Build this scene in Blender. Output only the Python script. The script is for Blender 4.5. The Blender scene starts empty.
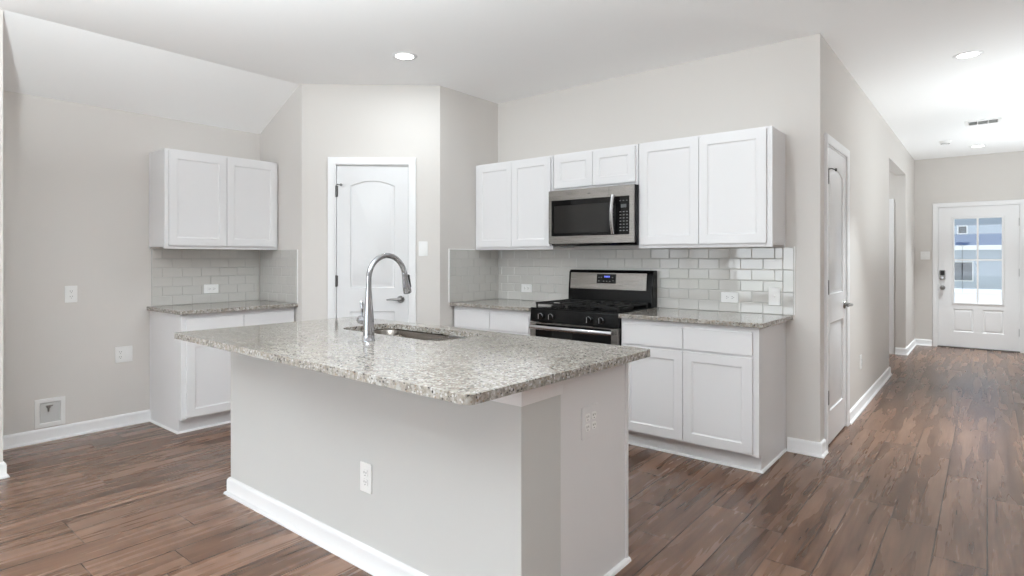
import bpy, bmesh, math, random
from mathutils import Vector, Matrix
from mathutils.geometry import tessellate_polygon
random.seed(7)
PI = math.pi
sc = bpy.context.scene
COL = sc.collection

# ------------------------------------------------------------------ camera
cd = bpy.data.cameras.new('camera')
cam = bpy.data.objects.new('camera', cd); COL.objects.link(cam)
cam.location = (0, 0, 1.297)
cam.rotation_euler = (PI/2, 0, 0.6825)
cd.sensor_width = 36.0
cd.lens = 584.66/1024*36.0
cd.shift_y = -(288-258.35)/1024
cd.clip_start = 0.05; cd.clip_end = 300
sc.camera = cam

# ------------------------------------------------------------------ view, sky
sc.view_settings.view_transform = 'Standard'
sc.view_settings.look = 'None'
sc.view_settings.gamma = 1.0
sc.view_settings.use_curve_mapping = False
sc.view_settings.exposure = 0.12
sc.cycles.use_denoising = True
sc.cycles.max_bounces = 14
sc.cycles.diffuse_bounces = 8
sc.cycles.glossy_bounces = 5
sc.cycles.transparent_max_bounces = 12
sc.cycles.sample_clamp_indirect = 6
SKY = 1.4
CAN_W = 8.0
HALL_W = 17.0
HALL2_W = 12.0
HALL_FILL_W = 24.0
FILL3_W = 22.0
GLOBE_FILL_W = 0.0
FILL_W = 215.0
FILL2_W = 0.0
DAY_W = 33.0
DAYL_W = 4.0
w = bpy.data.worlds.new('sky'); sc.world = w; w.use_nodes = True
nb = w.node_tree.nodes['Background']
nb.inputs[0].default_value = (0.92, 0.96, 1.0, 1); nb.inputs[1].default_value = SKY

# daylight entering by the living area windows: one area light in each window opening
def daylight(x, y, rz, wd, ht, pw):
    d = bpy.data.lights.new('daylight', 'AREA'); d.shape = 'RECTANGLE'; d.size = wd; d.size_y = ht
    d.energy = pw*wd*ht/3.8; d.color = (.86, .945, 1)
    o = bpy.data.objects.new('daylight', d); COL.objects.link(o); o.location = (x, y, 1.275); o.rotation_euler = (PI/2, 0, rz)
for x in (-3.625, -1.925, -.225): daylight(x, -4.58, 0, 1.45, 2.35, DAY_W)
for y in (-3.525, -1.825): daylight(-4.50, y, -PI/2, 1.45, 2.35, DAYL_W)

# ------------------------------------------------------------------ materials
def srgb(r, g, b):
    f = lambda c: (c/255/12.92) if c/255 <= .04045 else ((c/255+.055)/1.055)**2.4
    return (f(r), f(g), f(b), 1)

def mat(name, col, rough=.5, metal=0.0, spec=.5, bump=None, emis=None, aniso=0.0):
    m = bpy.data.materials.new(name); m.use_nodes = True
    nt = m.node_tree; p = nt.nodes['Principled BSDF']
    p.inputs['Base Color'].default_value = col
    p.inputs['Roughness'].default_value = rough
    p.inputs['Metallic'].default_value = metal
    p.inputs['Specular IOR Level'].default_value = spec
    if aniso: p.inputs['Anisotropic'].default_value = aniso
    if emis:
        p.inputs['Emission Color'].default_value = emis[0]; p.inputs['Emission Strength'].default_value = emis[1]
    if bump:
        sc_, st = bump
        tc = nt.nodes.new('ShaderNodeTexCoord'); n = nt.nodes.new('ShaderNodeTexNoise'); b = nt.nodes.new('ShaderNodeBump')
        n.inputs['Scale'].default_value = sc_; n.inputs['Detail'].default_value = 3
        b.inputs['Strength'].default_value = st; b.inputs['Distance'].default_value = .002
        nt.links.new(tc.outputs['Object'], n.inputs['Vector']); nt.links.new(n.outputs['Fac'], b.inputs['Height'])
        nt.links.new(b.outputs['Normal'], p.inputs['Normal'])
    return m

class NT:
    """small node-graph helper"""
    def __init__(s, m): s.nt = m.node_tree; s.p = s.nt.nodes['Principled BSDF']
    def n(s, t, **kw):
        x = s.nt.nodes.new(t)
        for k, v in kw.items(): setattr(x, k, v)
        return x
    def l(s, a, b): s.nt.links.new(a, b)
    def math(s, op, a, b=None, c=None):
        x = s.n('ShaderNodeMath', operation=op)
        for i, v in enumerate((a, b, c)):
            if v is None: continue
            if isinstance(v, (int, float)): x.inputs[i].default_value = v
            else: s.l(v, x.inputs[i])
        return x.outputs[0]
    def ramp(s, fac, stops, interp='LINEAR'):
        r = s.n('ShaderNodeValToRGB'); r.color_ramp.interpolation = interp
        e = r.color_ramp.elements
        while len(e) < len(stops): e.new(0.5)
        for k, (pos, c) in enumerate(stops): e[k].position = pos; e[k].color = c
        s.l(fac, r.inputs[0]); return r.outputs[0]
    def mix(s, fac, a, b, mode='MIX'):
        x = s.n('ShaderNodeMix', data_type='RGBA', blend_type=mode)
        if isinstance(fac, (int, float)): x.inputs[0].default_value = fac
        else: s.l(fac, x.inputs[0])
        for i, v in ((6, a), (7, b)):
            if isinstance(v, tuple): x.inputs[i].default_value = v
            else: s.l(v, x.inputs[i])
        return x.outputs[2]

WALLP = mat('wall_paint', srgb(216, 212, 208), .6, spec=.25)
ISLP = mat('island_grey_paint', srgb(206, 206, 204), .6, spec=.25)
CEILP = mat('ceiling_paint', srgb(250, 250, 250), .9, spec=.1, bump=(120, .06))
TRIM = mat('trim_paint', srgb(240, 240, 241), .3, spec=.45)
CAB = mat('cabinet_paint', srgb(229, 228, 229), .32, spec=.4)
DOORP = mat('door_paint', srgb(226, 226, 227), .25, spec=.4)
PLASTIC = mat('white_plastic', srgb(243, 243, 242), .3)
SLOT = mat('dark_slot', srgb(70, 68, 66), .6)
BACKG = mat('vent_shadow_grey', srgb(120, 120, 120), .8)
BOXGREY = mat('box_recess_plastic', srgb(206, 206, 205), .5)
BRASS = mat('valve_metal', srgb(160, 157, 152), .4, 1.0)
CHROME = mat('chrome', srgb(176, 177, 181), .07, 1.0)
NICKEL = mat('satin_nickel', srgb(150, 148, 146), .28, 1.0)
CHROMEB = mat('polished_steel', srgb(196, 196, 198), .2, 1.0)
HINGE = mat('dark_nickel', srgb(105, 103, 102), .35, 1.0)
BLACK = mat('black_enamel', srgb(9, 9, 10), .18, spec=.22)
BGLASS = mat('black_glass', srgb(6, 6, 7), .05, spec=.28)
IRON = mat('cast_iron', srgb(24, 23, 22), .5, spec=.3, bump=(300, .2))
MWIN = mat('microwave_glass', srgb(36, 35, 34), .10, spec=.3)
LCD = mat('lcd_grey', srgb(82, 84, 84), .3)
KEYS = mat('key_print', srgb(112, 112, 112), .5)
BLUE = mat('blue_display', srgb(40, 50, 120), .4, emis=(srgb(110, 125, 235), 1.3))
RUBBER = mat('black_rubber', srgb(22, 22, 22), .5)
LENS = mat('lamp_lens', srgb(255, 255, 255), .4, emis=((1, .98, .95, 1), 9))
SEAM = mat('door_seam_shade', srgb(60, 58, 56), .8)
SIDING = mat('house_siding', srgb(170, 180, 190), .8)
HROOF = mat('house_shingle', srgb(74, 100, 140), .9, bump=(40, .4))
HTRIM = mat('house_trim', srgb(225, 225, 222), .7)
HPANE = mat('house_window_glass', srgb(26, 28, 36), .3, spec=.1)
HBLIND = mat('house_window_screen', srgb(80, 84, 94), .7, spec=.1)
CONC = mat('pale_concrete', srgb(250, 249, 247), .9)
LAWN = mat('lawn', srgb(120, 135, 95), .95)

def steel():
    m = mat('stainless_steel', srgb(148, 144, 140), .3, 1.0, aniso=.4)
    g = NT(m); tc = g.n('ShaderNodeTexCoord'); mp = g.n('ShaderNodeMapping'); no = g.n('ShaderNodeTexNoise')
    mp.inputs['Scale'].default_value = (1.5, 1.5, 420); no.inputs['Scale'].default_value = 3; no.inputs['Detail'].default_value = 4
    g.l(tc.outputs['Object'], mp.inputs[0]); g.l(mp.outputs[0], no.inputs['Vector'])
    r = g.math('MULTIPLY_ADD', no.outputs['Fac'], .16, .2); g.l(r, g.p.inputs['Roughness'])
    return m
STEEL = steel()
BASIN = mat('brushed_basin_steel', srgb(126, 120, 114), .22, 1.0)

def granite():
    m = mat('speckled_granite', srgb(200, 195, 188), .09, spec=.55)
    g = NT(m); tc = g.n('ShaderNodeTexCoord'); V = tc.outputs['Object']
    def noise(s, d=3, r=.6, dist=0.0):
        n = g.n('ShaderNodeTexNoise'); n.inputs['Scale'].default_value = s; n.inputs['Detail'].default_value = d
        n.inputs['Roughness'].default_value = r; n.inputs['Distortion'].default_value = dist
        g.l(V, n.inputs['Vector']); return n.outputs['Fac']
    c = g.ramp(noise(40, 3), [(.36, srgb(150, 142, 133)), (.5, srgb(172, 167, 160)), (.64, srgb(186, 184, 180))])
    patch = g.ramp(noise(60, 4, .62, .3), [(.50, (0, 0, 0, 1)), (.60, (1, 1, 1, 1))])
    c = g.mix(g.math('MULTIPLY', patch, .8), c, srgb(126, 120, 114))
    vo = g.n('ShaderNodeTexVoronoi', feature='F1'); vo.inputs['Scale'].default_value = 115; g.l(V, vo.inputs['Vector'])
    sep = g.n('ShaderNodeSeparateColor'); g.l(vo.outputs['Color'], sep.inputs[0])
    near = g.math('LESS_THAN', vo.outputs['Distance'], .5)
    dark = g.math('MULTIPLY', g.math('GREATER_THAN', sep.outputs[0], .84), near)
    dark = g.math('MULTIPLY', dark, g.math('GREATER_THAN', noise(26, 2), .42))
    c = g.mix(dark, c, srgb(72, 69, 68))
    beige = g.math('MULTIPLY', g.math('LESS_THAN', sep.outputs[0], .10), near)
    c = g.mix(beige, c, srgb(150, 132, 114))
    pale = g.math('MULTIPLY', g.math('GREATER_THAN', sep.outputs[1], .80), near)
    c = g.mix(pale, c, srgb(206, 205, 204))
    c = g.mix(1.0, c, (.83, .815, .795, 1), 'MULTIPLY')
    g.l(c, g.p.inputs['Base Color'])
    return m
GRANITE = granite()

def floor_mat():
    m = mat('brown_plank_floor', srgb(110, 80, 64), .36, spec=.45)
    g = NT(m); tc = g.n('ShaderNodeTexCoord'); sp = g.n('ShaderNodeSeparateXYZ'); g.l(tc.outputs['Object'], sp.inputs[0])
    x, y = sp.outputs[0], sp.outputs[1]
    PW, PL = .187, 1.25
    row = g.math('FLOOR', g.math('DIVIDE', x, PW))
    wr = g.n('ShaderNodeTexWhiteNoise', noise_dimensions='1D'); g.l(row, wr.inputs['W'])
    yo = g.math('ADD', y, g.math('MULTIPLY', wr.outputs['Value'], PL*3))
    pk = g.math('FLOOR', g.math('DIVIDE', yo, PL))
    cb = g.n('ShaderNodeCombineXYZ'); g.l(row, cb.inputs[0]); g.l(pk, cb.inputs[1])
    wp = g.n('ShaderNodeTexWhiteNoise', noise_dimensions='2D'); g.l(cb.outputs[0], wp.inputs['Vector'])
    rnd = wp.outputs['Value']
    def grain(sx, sy, d, r, dist, k):
        c = g.n('ShaderNodeCombineXYZ'); g.l(g.math('MULTIPLY', x, sx), c.inputs[0]); g.l(g.math('MULTIPLY', y, sy), c.inputs[1])
        g.l(g.math('MULTIPLY', rnd, k), c.inputs[2])
        n = g.n('ShaderNodeTexNoise'); n.inputs['Scale'].default_value = 1; n.inputs['Detail'].default_value = d
        n.inputs['Roughness'].default_value = r; n.inputs['Distortion'].default_value = dist
        g.l(c.outputs[0], n.inputs['Vector']); return n.outputs['Fac']
    big = grain(14, 1.1, 3, .55, .35, 57)
    fine = grain(110, 4, 3, .6, .2, 91)
    blot = grain(7, 1.7, 3, .55, .5, 33)
    c = g.ramp(big, [(.32, srgb(80, 56, 43)), (.43, srgb(105, 78, 62)), (.55, srgb(121, 93, 76)), (.68, srgb(140, 112, 94))])
    c = g.mix(g.math('MULTIPLY', g.ramp(fine, [(.36, (1, 1, 1, 1)), (.56, (0, 0, 0, 1))]), .22), c, srgb(78, 55, 43))
    c = g.mix(g.math('MULTIPLY', g.ramp(blot, [(.50, (0, 0, 0, 1)), (.74, (1, 1, 1, 1))]), .42), c, srgb(80, 56, 43))
    tint = g.ramp(rnd, [(0, srgb(216, 212, 208)), (.5, srgb(238, 234, 230)), (1, srgb(255, 253, 252))])
    c = g.mix(1.0, c, tint, 'MULTIPLY')
    fx = g.math('FRACT', g.math('DIVIDE', x, PW)); fy = g.math('FRACT', g.math('DIVIDE', yo, PL))
    ex = g.math('MINIMUM', fx, g.math('SUBTRACT', 1, fx)); ey = g.math('MINIMUM', fy, g.math('SUBTRACT', 1, fy))
    gx = g.math('LESS_THAN', ex, .016); gy = g.math('LESS_THAN', ey, .0017)
    gap = g.math('MAXIMUM', gx, gy)
    c = g.mix(g.math('MULTIPLY', gap, .8), c, srgb(46, 33, 27))
    g.l(c, g.p.inputs['Base Color'])
    b = g.n('ShaderNodeBump'); b.inputs['Strength'].default_value = .25; b.inputs['Distance'].default_value = .002
    h = g.math('SUBTRACT', g.math('MULTIPLY', fine, .35), gap); g.l(h, b.inputs['Height']); g.l(b.outputs[0], g.p.inputs['Normal'])
    g.l(g.math('MULTIPLY_ADD', big, .14, .2), g.p.inputs['Roughness'])
    return m
FLOOR = floor_mat()
TILE = mat('grey_glazed_tile', srgb(203, 201, 197), .045, spec=1.0)
GROUT = mat('tile_grout', srgb(186, 186, 185), .9)

def glass_mat(name, tint=(1, 1, 1, 1), refl=.07):
    m = bpy.data.materials.new(name); m.use_nodes = True; nt = m.node_tree
    for n in list(nt.nodes):
        if n.type != 'OUTPUT_MATERIAL': nt.nodes.remove(n)
    out = [n for n in nt.nodes if n.type == 'OUTPUT_MATERIAL'][0]
    t = nt.nodes.new('ShaderNodeBsdfTransparent'); g = nt.nodes.new('ShaderNodeBsdfGlossy'); x = nt.nodes.new('ShaderNodeMixShader')
    t.inputs[0].default_value = tint; g.inputs['Roughness'].default_value = .01; x.inputs[0].default_value = refl
    nt.links.new(t.outputs[0], x.inputs[1]); nt.links.new(g.outputs[0], x.inputs[2]); nt.links.new(x.outputs[0], out.inputs[0])
    return m
GLASS = glass_mat('window_glass')
EGLASS = glass_mat('entry_glass', (.93, .96, 1, 1), .05)

# ------------------------------------------------------------------ mesh builder
class MB:
    def __init__(s): s.bm = bmesh.new(); s.M = Matrix.Identity(4); s.m = 0
    def v(s, p): return s.bm.verts.new(s.M @ Vector(p))
    def f(s, vs, m=None):
        try:
            x = s.bm.faces.new(vs); x.material_index = s.m if m is None else m; return x
        except ValueError: return None
    def box(s, x0, x1, y0, y1, z0, z1, m=None):
        a = [s.v(p) for p in ((x0,y0,z0),(x1,y0,z0),(x1,y1,z0),(x0,y1,z0),(x0,y0,z1),(x1,y0,z1),(x1,y1,z1),(x0,y1,z1))]
        for q in ((3,2,1,0),(4,5,6,7),(0,1,5,4),(1,2,6,5),(2,3,7,6),(3,0,4,7)): s.f([a[i] for i in q], m)
        return s
    def prism(s, poly, fn, h0, h1, m=None):
        """poly of (a,b); fn(a,b,h)->xyz"""
        A = [s.v(fn(a, b, h0)) for a, b in poly]; B = [s.v(fn(a, b, h1)) for a, b in poly]
        n = len(poly)
        s.f(A[::-1], m); s.f(B, m)
        for i in range(n): s.f([A[i], A[(i+1) % n], B[(i+1) % n], B[i]], m)
        return s
    def loops(s, L, cap0=True, cap1=True, closed=True, m=None):
        R = [[s.v(p) for p in l] for l in L]; n = len(L[0])
        for a, b in zip(R, R[1:]):
            for i in range(n if closed else n-1): s.f([a[i], a[(i+1) % n], b[(i+1) % n], b[i]], m)
        if cap0: s.f(R[0][::-1], m)
        if cap1: s.f(R[-1], m)
        return s
    def lathe(s, prof, seg=24, axis='Z', o=(0, 0, 0), m=None):
        """prof: (r, h)"""
        L = []
        for r, h in prof:
            l = []
            for k in range(seg):
                a = 2*PI*k/seg; c, d = r*math.cos(a), r*math.sin(a)
                p = {'Z': (c, d, h), 'Y': (c, h, -d), 'X': (h, c, d)}[axis]
                l.append((p[0]+o[0], p[1]+o[1], p[2]+o[2]))
            L.append(l)
        return s.loops(L, m=m)
    def tube(s, pts, rad, seg=12, m=None, sx=1.0):
        P = [Vector(p) for p in pts]; n = len(P)
        R = rad if isinstance(rad, (list, tuple)) else [rad]*n
        L = []; up = None
        for i in range(n):
            t = (P[min(i+1, n-1)]-P[max(i-1, 0)]).normalized()
            if up is None:
                up = Vector((0, 0, 1)) if abs(t.z) < .9 else Vector((1, 0, 0))
            u = (up - t*up.dot(t)).normalized(); up = u; w_ = t.cross(u)
            L.append([tuple(P[i] + (u*math.cos(2*PI*k/seg) + w_*math.sin(2*PI*k/seg)*sx)*R[i]) for k in range(seg)])
        return s.loops(L, m=m)
    def sweep(s, path, prof, fn, closed=False, m=None):
        """path in 2d (a,b); prof (offset to the left of travel, h); fn(a,b,h)->xyz, mitred"""
        n = len(path); L = []
        P = [Vector(p) for p in path]
        def nrm(i, j): d = (P[j]-P[i]).normalized(); return Vector((-d.y, d.x))
        for i in range(n):
            if closed: n0, n1 = nrm(i-1, i), nrm(i, (i+1) % n)
            else:
                n0 = nrm(i-1, i) if i else nrm(0, 1); n1 = nrm(i, i+1) if i < n-1 else nrm(n-2, n-1)
            mt = (n0+n1); mt = mt/ (mt.length_squared/2) if mt.length_squared > 1e-6 else n0
            L.append([fn(P[i].x+mt.x*o, P[i].y+mt.y*o, h) for o, h in prof])
        if closed: L.append(L[0])
        return s.loops(L, cap0=not closed, cap1=not closed, m=m)
    def build(s, name, mats, parent=None, bevel=None, smooth=None, solid=None, seg=2):
        bm = s.bm
        bmesh.ops.remove_doubles(bm, verts=bm.verts, dist=1e-6)
        bmesh.ops.recalc_face_normals(bm, faces=bm.faces)
        me = bpy.data.meshes.new(name); bm.to_mesh(me); bm.free()
        for x in (mats if isinstance(mats, (list, tuple)) else [mats]): me.materials.append(x)
        o = bpy.data.objects.new(name, me); COL.objects.link(o)
        if parent: o.parent = parent
        if solid:
            md = o.modifiers.new('solid', 'SOLIDIFY'); md.thickness = solid; md.offset = 1
        if bevel:
            md = o.modifiers.new('soft', 'BEVEL'); md.width = bevel; md.segments = seg; md.limit_method = 'ANGLE'; md.angle_limit = math.radians(40)
            md.harden_normals = True
            for p in me.polygons: p.use_smooth = True
            me.set_sharp_from_angle(angle=math.radians(40))
        elif smooth:
            for p in me.polygons: p.use_smooth = True
            me.set_sharp_from_angle(angle=math.radians(smooth))
        return o

def tag(o, label=None, cat=None, group=None, kind=None):
    if label: o['label'] = label
    if cat: o['category'] = cat
    if group: o['group'] = group
    if kind: o['kind'] = kind
    return o
def thing(name, label, cat, loc=(0, 0, 0), rz=0, group=None, kind=None):
    o = bpy.data.objects.new(name, None); COL.objects.link(o); o.empty_display_size = .1
    o.location = loc; o.rotation_euler = (0, 0, rz)
    return tag(o, label, cat, group, kind)
def struct(o, label, cat): return tag(o, label, cat, kind='structure')
XY = lambda a, b, h: (a, b, h)

def inset(poly, d):
    """offset a CCW polygon inwards by d (per-vertex mitre)"""
    n = len(poly); out = []
    for i in range(n):
        p0, p1, p2 = Vector(poly[i-1]), Vector(poly[i]), Vector(poly[(i+1) % n])
        d0, d1 = (p1-p0).normalized(), (p2-p1).normalized()
        n0, n1 = Vector((-d0.y, d0.x)), Vector((-d1.y, d1.x))
        mt = n0+n1; mt = mt/(mt.length_squared/2) if mt.length_squared > 1e-6 else n0
        out.append((p1.x+mt.x*d, p1.y+mt.y*d))
    return out
def rect(x0, x1, z0, z1): return [(x0, z0), (x1, z0), (x1, z1), (x0, z1)]
def rrect(x0, x1, y0, y1, r, k=6):
    p = []
    for cx, cy, a0 in ((x1-r, y0+r, -PI/2), (x1-r, y1-r, 0), (x0+r, y1-r, PI/2), (x0+r, y0+r, PI)):
        for i in range(k+1):
            a = a0+PI/2*i/k; p.append((cx+r*math.cos(a), cy+r*math.sin(a)))
    return p
def archrect(x0, x1, z0, z1, rise, k=12):
    """rectangle whose top edge is a flat arch"""
    p = [(x0, z0), (x1, z0)]
    for i in range(k+1):
        t = i/k; p.append((x1+(x0-x1)*t, z1-rise+rise*(1-(2*t-1)**2)))
    return p

def face_with_holes(mb, outer, holes, fn, m=None):
    loops = [outer]+[h[::-1] for h in holes]
    flat = [p for l in loops for p in l]
    vs = [mb.v(fn(*p)) for p in flat]
    for t in tessellate_polygon([[Vector((a, b, 0)) for a, b in l] for l in loops]):
        mb.f([vs[i] for i in t], m)

def panel_slab(mb, x0, x1, z0, z1, yf, yb, holes, prof, through=()):
    """door leaf facing -y (front face at yf, back at yb). holes: CCW polygons pressed into the front with prof [(inset, depth)..]; through: CCW openings cut right through"""
    outer = rect(x0, x1, z0, z1)
    fr = lambda a, b: (a, yf, b); bk = lambda a, b: (a, yb, b)
    face_with_holes(mb, outer, list(holes)+list(through), fr)
    face_with_holes(mb, outer, list(through), bk)
    for i in range(4):
        a, b = outer[i], outer[(i+1) % 4]
        mb.f([mb.v(fr(*a)), mb.v(fr(*b)), mb.v(bk(*b)), mb.v(bk(*a))])
    for h in through:
        mb.loops([[(a, yf, b) for a, b in h], [(a, yb, b) for a, b in h]], cap0=False, cap1=False)
    for h in holes:
        L = [[(a, yf, b) for a, b in h]]
        for ins, dep in prof: L.append([(a, yf+dep, b) for a, b in inset(h, ins)])
        mb.loops(L, cap0=False, cap1=True)

def slab_poly(mb, outer, holes, z0, z1):
    face_with_holes(mb, outer, holes, lambda a, b: (a, b, z1)); face_with_holes(mb, outer, holes, lambda a, b: (a, b, z0))
    for l in [outer]+holes: mb.loops([[(a, b, z0) for a, b in l], [(a, b, z1) for a, b in l]], cap0=False, cap1=False)

# ================================================================== the room
XL, YR, XH, ZC, YF = -5.19, 4.24, -.848, 2.77, 10.63
YP, PA, PB = 2.71, (-4.49, 2.71), (-3.62, 3.48)      # pantry corner
XA, YA = -4.52, .785                                     # alcove corner
YB, XR = -4.6, 2.6                                      # rear and right walls
T = .12
o = MB().box(-6.2, 3.0, -4.9, 10.75, -.12, 0).build('floor', FLOOR); struct(o, 'brown wood plank floor running from the kitchen down the hallway', 'floor')
o = MB().box(XA, 3.0, -4.75, 10.8, ZC, ZC+.1).build('ceiling', CEILP); struct(o, 'flat white ceiling with recessed lights', 'ceiling')
ZL = 2.44
o = MB().prism([(XL-.12, ZL-.06), (XA, ZC), (XA, ZC+.1), (XL-.12, ZL+.1)], lambda a, b, h: (a, h, b), YA-.12, YP+.06).build('ceiling_slope', CEILP)
struct(o, 'sloped white strip of ceiling above the left wall', 'ceiling')

def wall(name, label, mb): return struct(mb.build(name, WALLP), label, 'wall')
wall('wall_left', 'greige wall behind the small left cabinets, under the sloped ceiling', MB().box(XL-T, XL, YA, YP, 0, ZL+.02))
wall('wall_alcove', 'short wall end at the far left edge with white baseboard', MB().box(XL-T, XA, YA-T, YA, 0, ZC+.02))
wall('wall_pantry_side', 'narrow wall beside the left upper cabinet, left of the pantry door', MB().prism([(XL-T, 0), (PA[0], 0), (PA[0], ZC), (XA, ZC), (XL-T, ZL-.06)], lambda a, b, h: (a, h, b), YP, YP+.11))
PR = math.atan2(PB[1]-PA[1], PB[0]-PA[0]); PLEN = math.hypot(PB[0]-PA[0], PB[1]-PA[1])
mb = MB(); mb.M = Matrix.Translation((*PA, 0)) @ Matrix.Rotation(PR, 4, 'Z')
D0, D1, DT = .272, .908, 2.10
mb.box(0, D0, 0, T, 0, ZC); mb.box(D1, PLEN, 0, T, 0, ZC); mb.box(D0, D1, 0, T, DT, ZC)
wall('wall_pantry', 'angled corner wall around the white pantry door', mb)
wall('wall_pantry_return', 'shaded wall between the pantry corner and the range wall', MB().box(PB[0]-.11, PB[0], PB[1], YR+.02, 0, ZC))
wall('wall_range', 'long greige wall behind the range and upper cabinets', MB().box(PB[0]-.11, XH, YR, YR+T, 0, ZC))
HD0, HD1, HDT = 4.415, 5.14, 2.085                      # hall door opening
HO0, HO1, HOT = 7.71, 9.41, 2.42                        # wide cased opening
mb = MB()
for y0, y1, z0, z1 in ((YR+T, HD0, 0, ZC), (HD0, HD1, HDT, ZC), (HD1, HO0, 0, ZC), (HO0, HO1, HOT, ZC), (HO1, YF, 0, ZC)): mb.box(XH-T, XH, y0, y1, z0, z1)
wall('wall_hall', 'long hallway wall with white door and wide opening', mb)
ED0, ED1, EDT = -.575, .357, 2.055
mb = MB()
for x0, x1, z0, z1 in ((XH-T, ED0, 0, ZC), (ED1, 1.0, 0, ZC), (ED0, ED1, EDT, ZC)): mb.box(x0, x1, YF, YF+T, z0, z1)
wall('wall_entry', 'wall at the end of the hallway around the front door', mb)
wall('wall_hall_right', 'hallway wall on the right, out of view', MB().box(.75, .75+T, 3.2, YF, 0, ZC).box(.75+T, XR, 3.2, 3.2+T, 0, ZC))
wall('wall_right', 'living area wall on the right, out of view', MB().box(XR, XR+T, YB, 3.2+T, 0, ZC))
mb = MB()
mb.box(-3.2, -2.0, HO1, HO1+T, 0, ZC); mb.box(-1.06+.09, XH-T, HO1, HO1+T, 0, ZC); mb.box(-2.0, -.97, HO1, HO1+T, 2.06, ZC)
wall('wall_passage', 'wall of the side passage seen through the hallway opening', mb)
wall('wall_passage_end', 'end wall of the side passage, out of view', MB().box(-3.2-T, -3.2, HO0-T, HO1+T, 0, ZC).box(-3.2, XH-T, HO0-T, HO0, 0, ZC))
# living area: rear and left walls with windows
def wall_with_windows(name, label, a0, a1, wins, fn, th):
    mb = MB(); c = a0
    for w0, w1, z0, z1 in wins:
        for p, q, s, t in ((c, w0, 0, ZC), (w0, w1, 0, z0), (w0, w1, z1, ZC)): mb.prism(rect(p, q, s, t), fn, 0, th)
        c = w1
    mb.prism(rect(c, a1, 0, ZC), fn, 0, th)
    return wall(name, label, mb)
REARW = [(-4.4, -2.85, .05, 2.5), (-2.7, -1.15, .05, 2.5), (-1.0, .55, .05, 2.5)]
LEFTW = [(-4.3, -2.75, .05, 2.5), (-2.6, -1.05, .05, 2.5)]
wall_with_windows('wall_rear', 'living area wall with windows behind the viewer', XA-T, XR, REARW, lambda a, b, h: (a, YB-h, b), T)
wall_with_windows('wall_living_left', 'living area wall left of the viewer with windows', YB, YA-T, LEFTW, lambda a, b, h: (XA-h, a, b), T)
wn = 0
for W, fn in ((REARW, lambda a, b, h: (a, YB-h, b)), (LEFTW, lambda a, b, h: (XA-h, a, b))):
    for w0, w1, z0, z1 in W:
        wn += 1
        fr = MB()
        fr.sweep(rect(w0, w1, z0, z1), [(0, .02), (.05, .02), (.05, .09), (0, .09)], fn, closed=True)
        fr.prism(rect(w0+.05, w1-.05, (z0+z1)/2-.02, (z0+z1)/2+.02), fn, .03, .08)
        f_ = struct(fr.build('window_%d' % wn, TRIM), 'white framed living area window, out of view', 'window'); f_['group'] = 'living area windows'
        MB().prism(rect(w0+.05, w1-.05, z0+.05, z1-.05), fn, .055, .06).build('pane', GLASS, f_)

# baseboards
BP = [(0, 0), (.027, 0), (.0265, .006), (.023, .012), (.016, .016), (.0145, .018), (.0145, .072), (.012, .082), (.006, .09), (0, .092)]
def baseboard(name, label, *paths, prof=BP, parent=None):
    mb = MB()
    for p in paths: mb.sweep(p, prof, XY)
    o = mb.build(name, TRIM, parent, smooth=50)
    if parent is None: struct(o, label, 'baseboard')
    return o
baseboard('baseboard_left', 'white baseboard along the left wall below the water box', [(XL, 1.80), (XL, YA)][::1])
baseboard('baseboard_alcove', 'white baseboard around the wall end at the far left', [(XL, YA), (XA, YA), (XA, YB)][::-1][::-1])
baseboard('baseboard_range', 'short white baseboard piece wrapping the corner right of the base cabinet', [(XH, 4.356), (XH, YR), (-1.046, YR)])
baseboard('baseboard_hall', 'white baseboard along the hallway wall past the closet door', [(XH-T, HO0), (XH, HO0), (XH, 5.20)])
baseboard('baseboard_entry', 'white baseboard at the hallway end beside the front door', [(ED0-.058, YF), (XH, YF), (XH, HO1), (-.965, HO1)])
baseboard('baseboard_rear', 'white baseboard of the living area, out of view', [(XA, YB), (XR, YB), (XR, 3.2), (.75, 3.2), (.75, YF), (ED1+.06, YF)])

# ------------------------------------------------------------------ doors
def hinge(parent, x, z, yf, stop=False):
    h = MB(); h.lathe([(.0, -.05), (.0085, -.048), (.0085, .048), (0, .05)], 10, o=(x, yf-.009, z)); h.box(x-.002, x+.012, yf-.002, yf+.002, z-.045, z+.045)
    o = h.build('hinge', HINGE, parent, smooth=40)
    if stop:
        s = MB(); s.tube([(x, yf-.006, z+.052), (x+.012, yf-.03, z+.056), (x+.05, yf-.05, z+.05)], .004, 8)
        s.lathe([(0, 0), (.011, 0), (.011, .012), (0, .012)], 12, 'Y', (x+.05, yf-.056, z+.05))
        s.build('door_stop', HINGE, o, smooth=40)
    return o
def lever(parent, x, z, yf, dirx, m=NICKEL):
    h = MB(); h.lathe([(.0, -.012), (.028, -.012), (.032, -.004), (.032, 0), (0, 0)], 20, 'Y', (x, yf, z))
    h.lathe([(0, -.055), (.011, -.055), (.011, -.01), (0, -.01)], 12, 'Y', (x, yf, z))
    h.tube([(x-dirx*.012, yf-.05, z), (x+dirx*.03, yf-.052, z+.001), (x+dirx*.075, yf-.050, z+.001), (x+dirx*.112, yf-.044, z-.003)], [.011, .010, .008, .006], 10)
    return h.build('lever_handle', m, parent, smooth=50)
CASP = [(0, 0), (0, -.011), (.006, -.014), (.02, -.016), (.045, -.019), (.054, -.019), (.058, -.015), (.058, 0)]
def casing(parent, x0, x1, zt, off=0.0):
    mb = MB(); mb.sweep([(x0, 0), (x0, zt), (x1, zt), (x1, 0)], CASP, lambda a, b, h: (a, h+off, b))
    return mb.build('casing', TRIM, parent, smooth=40)
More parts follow.
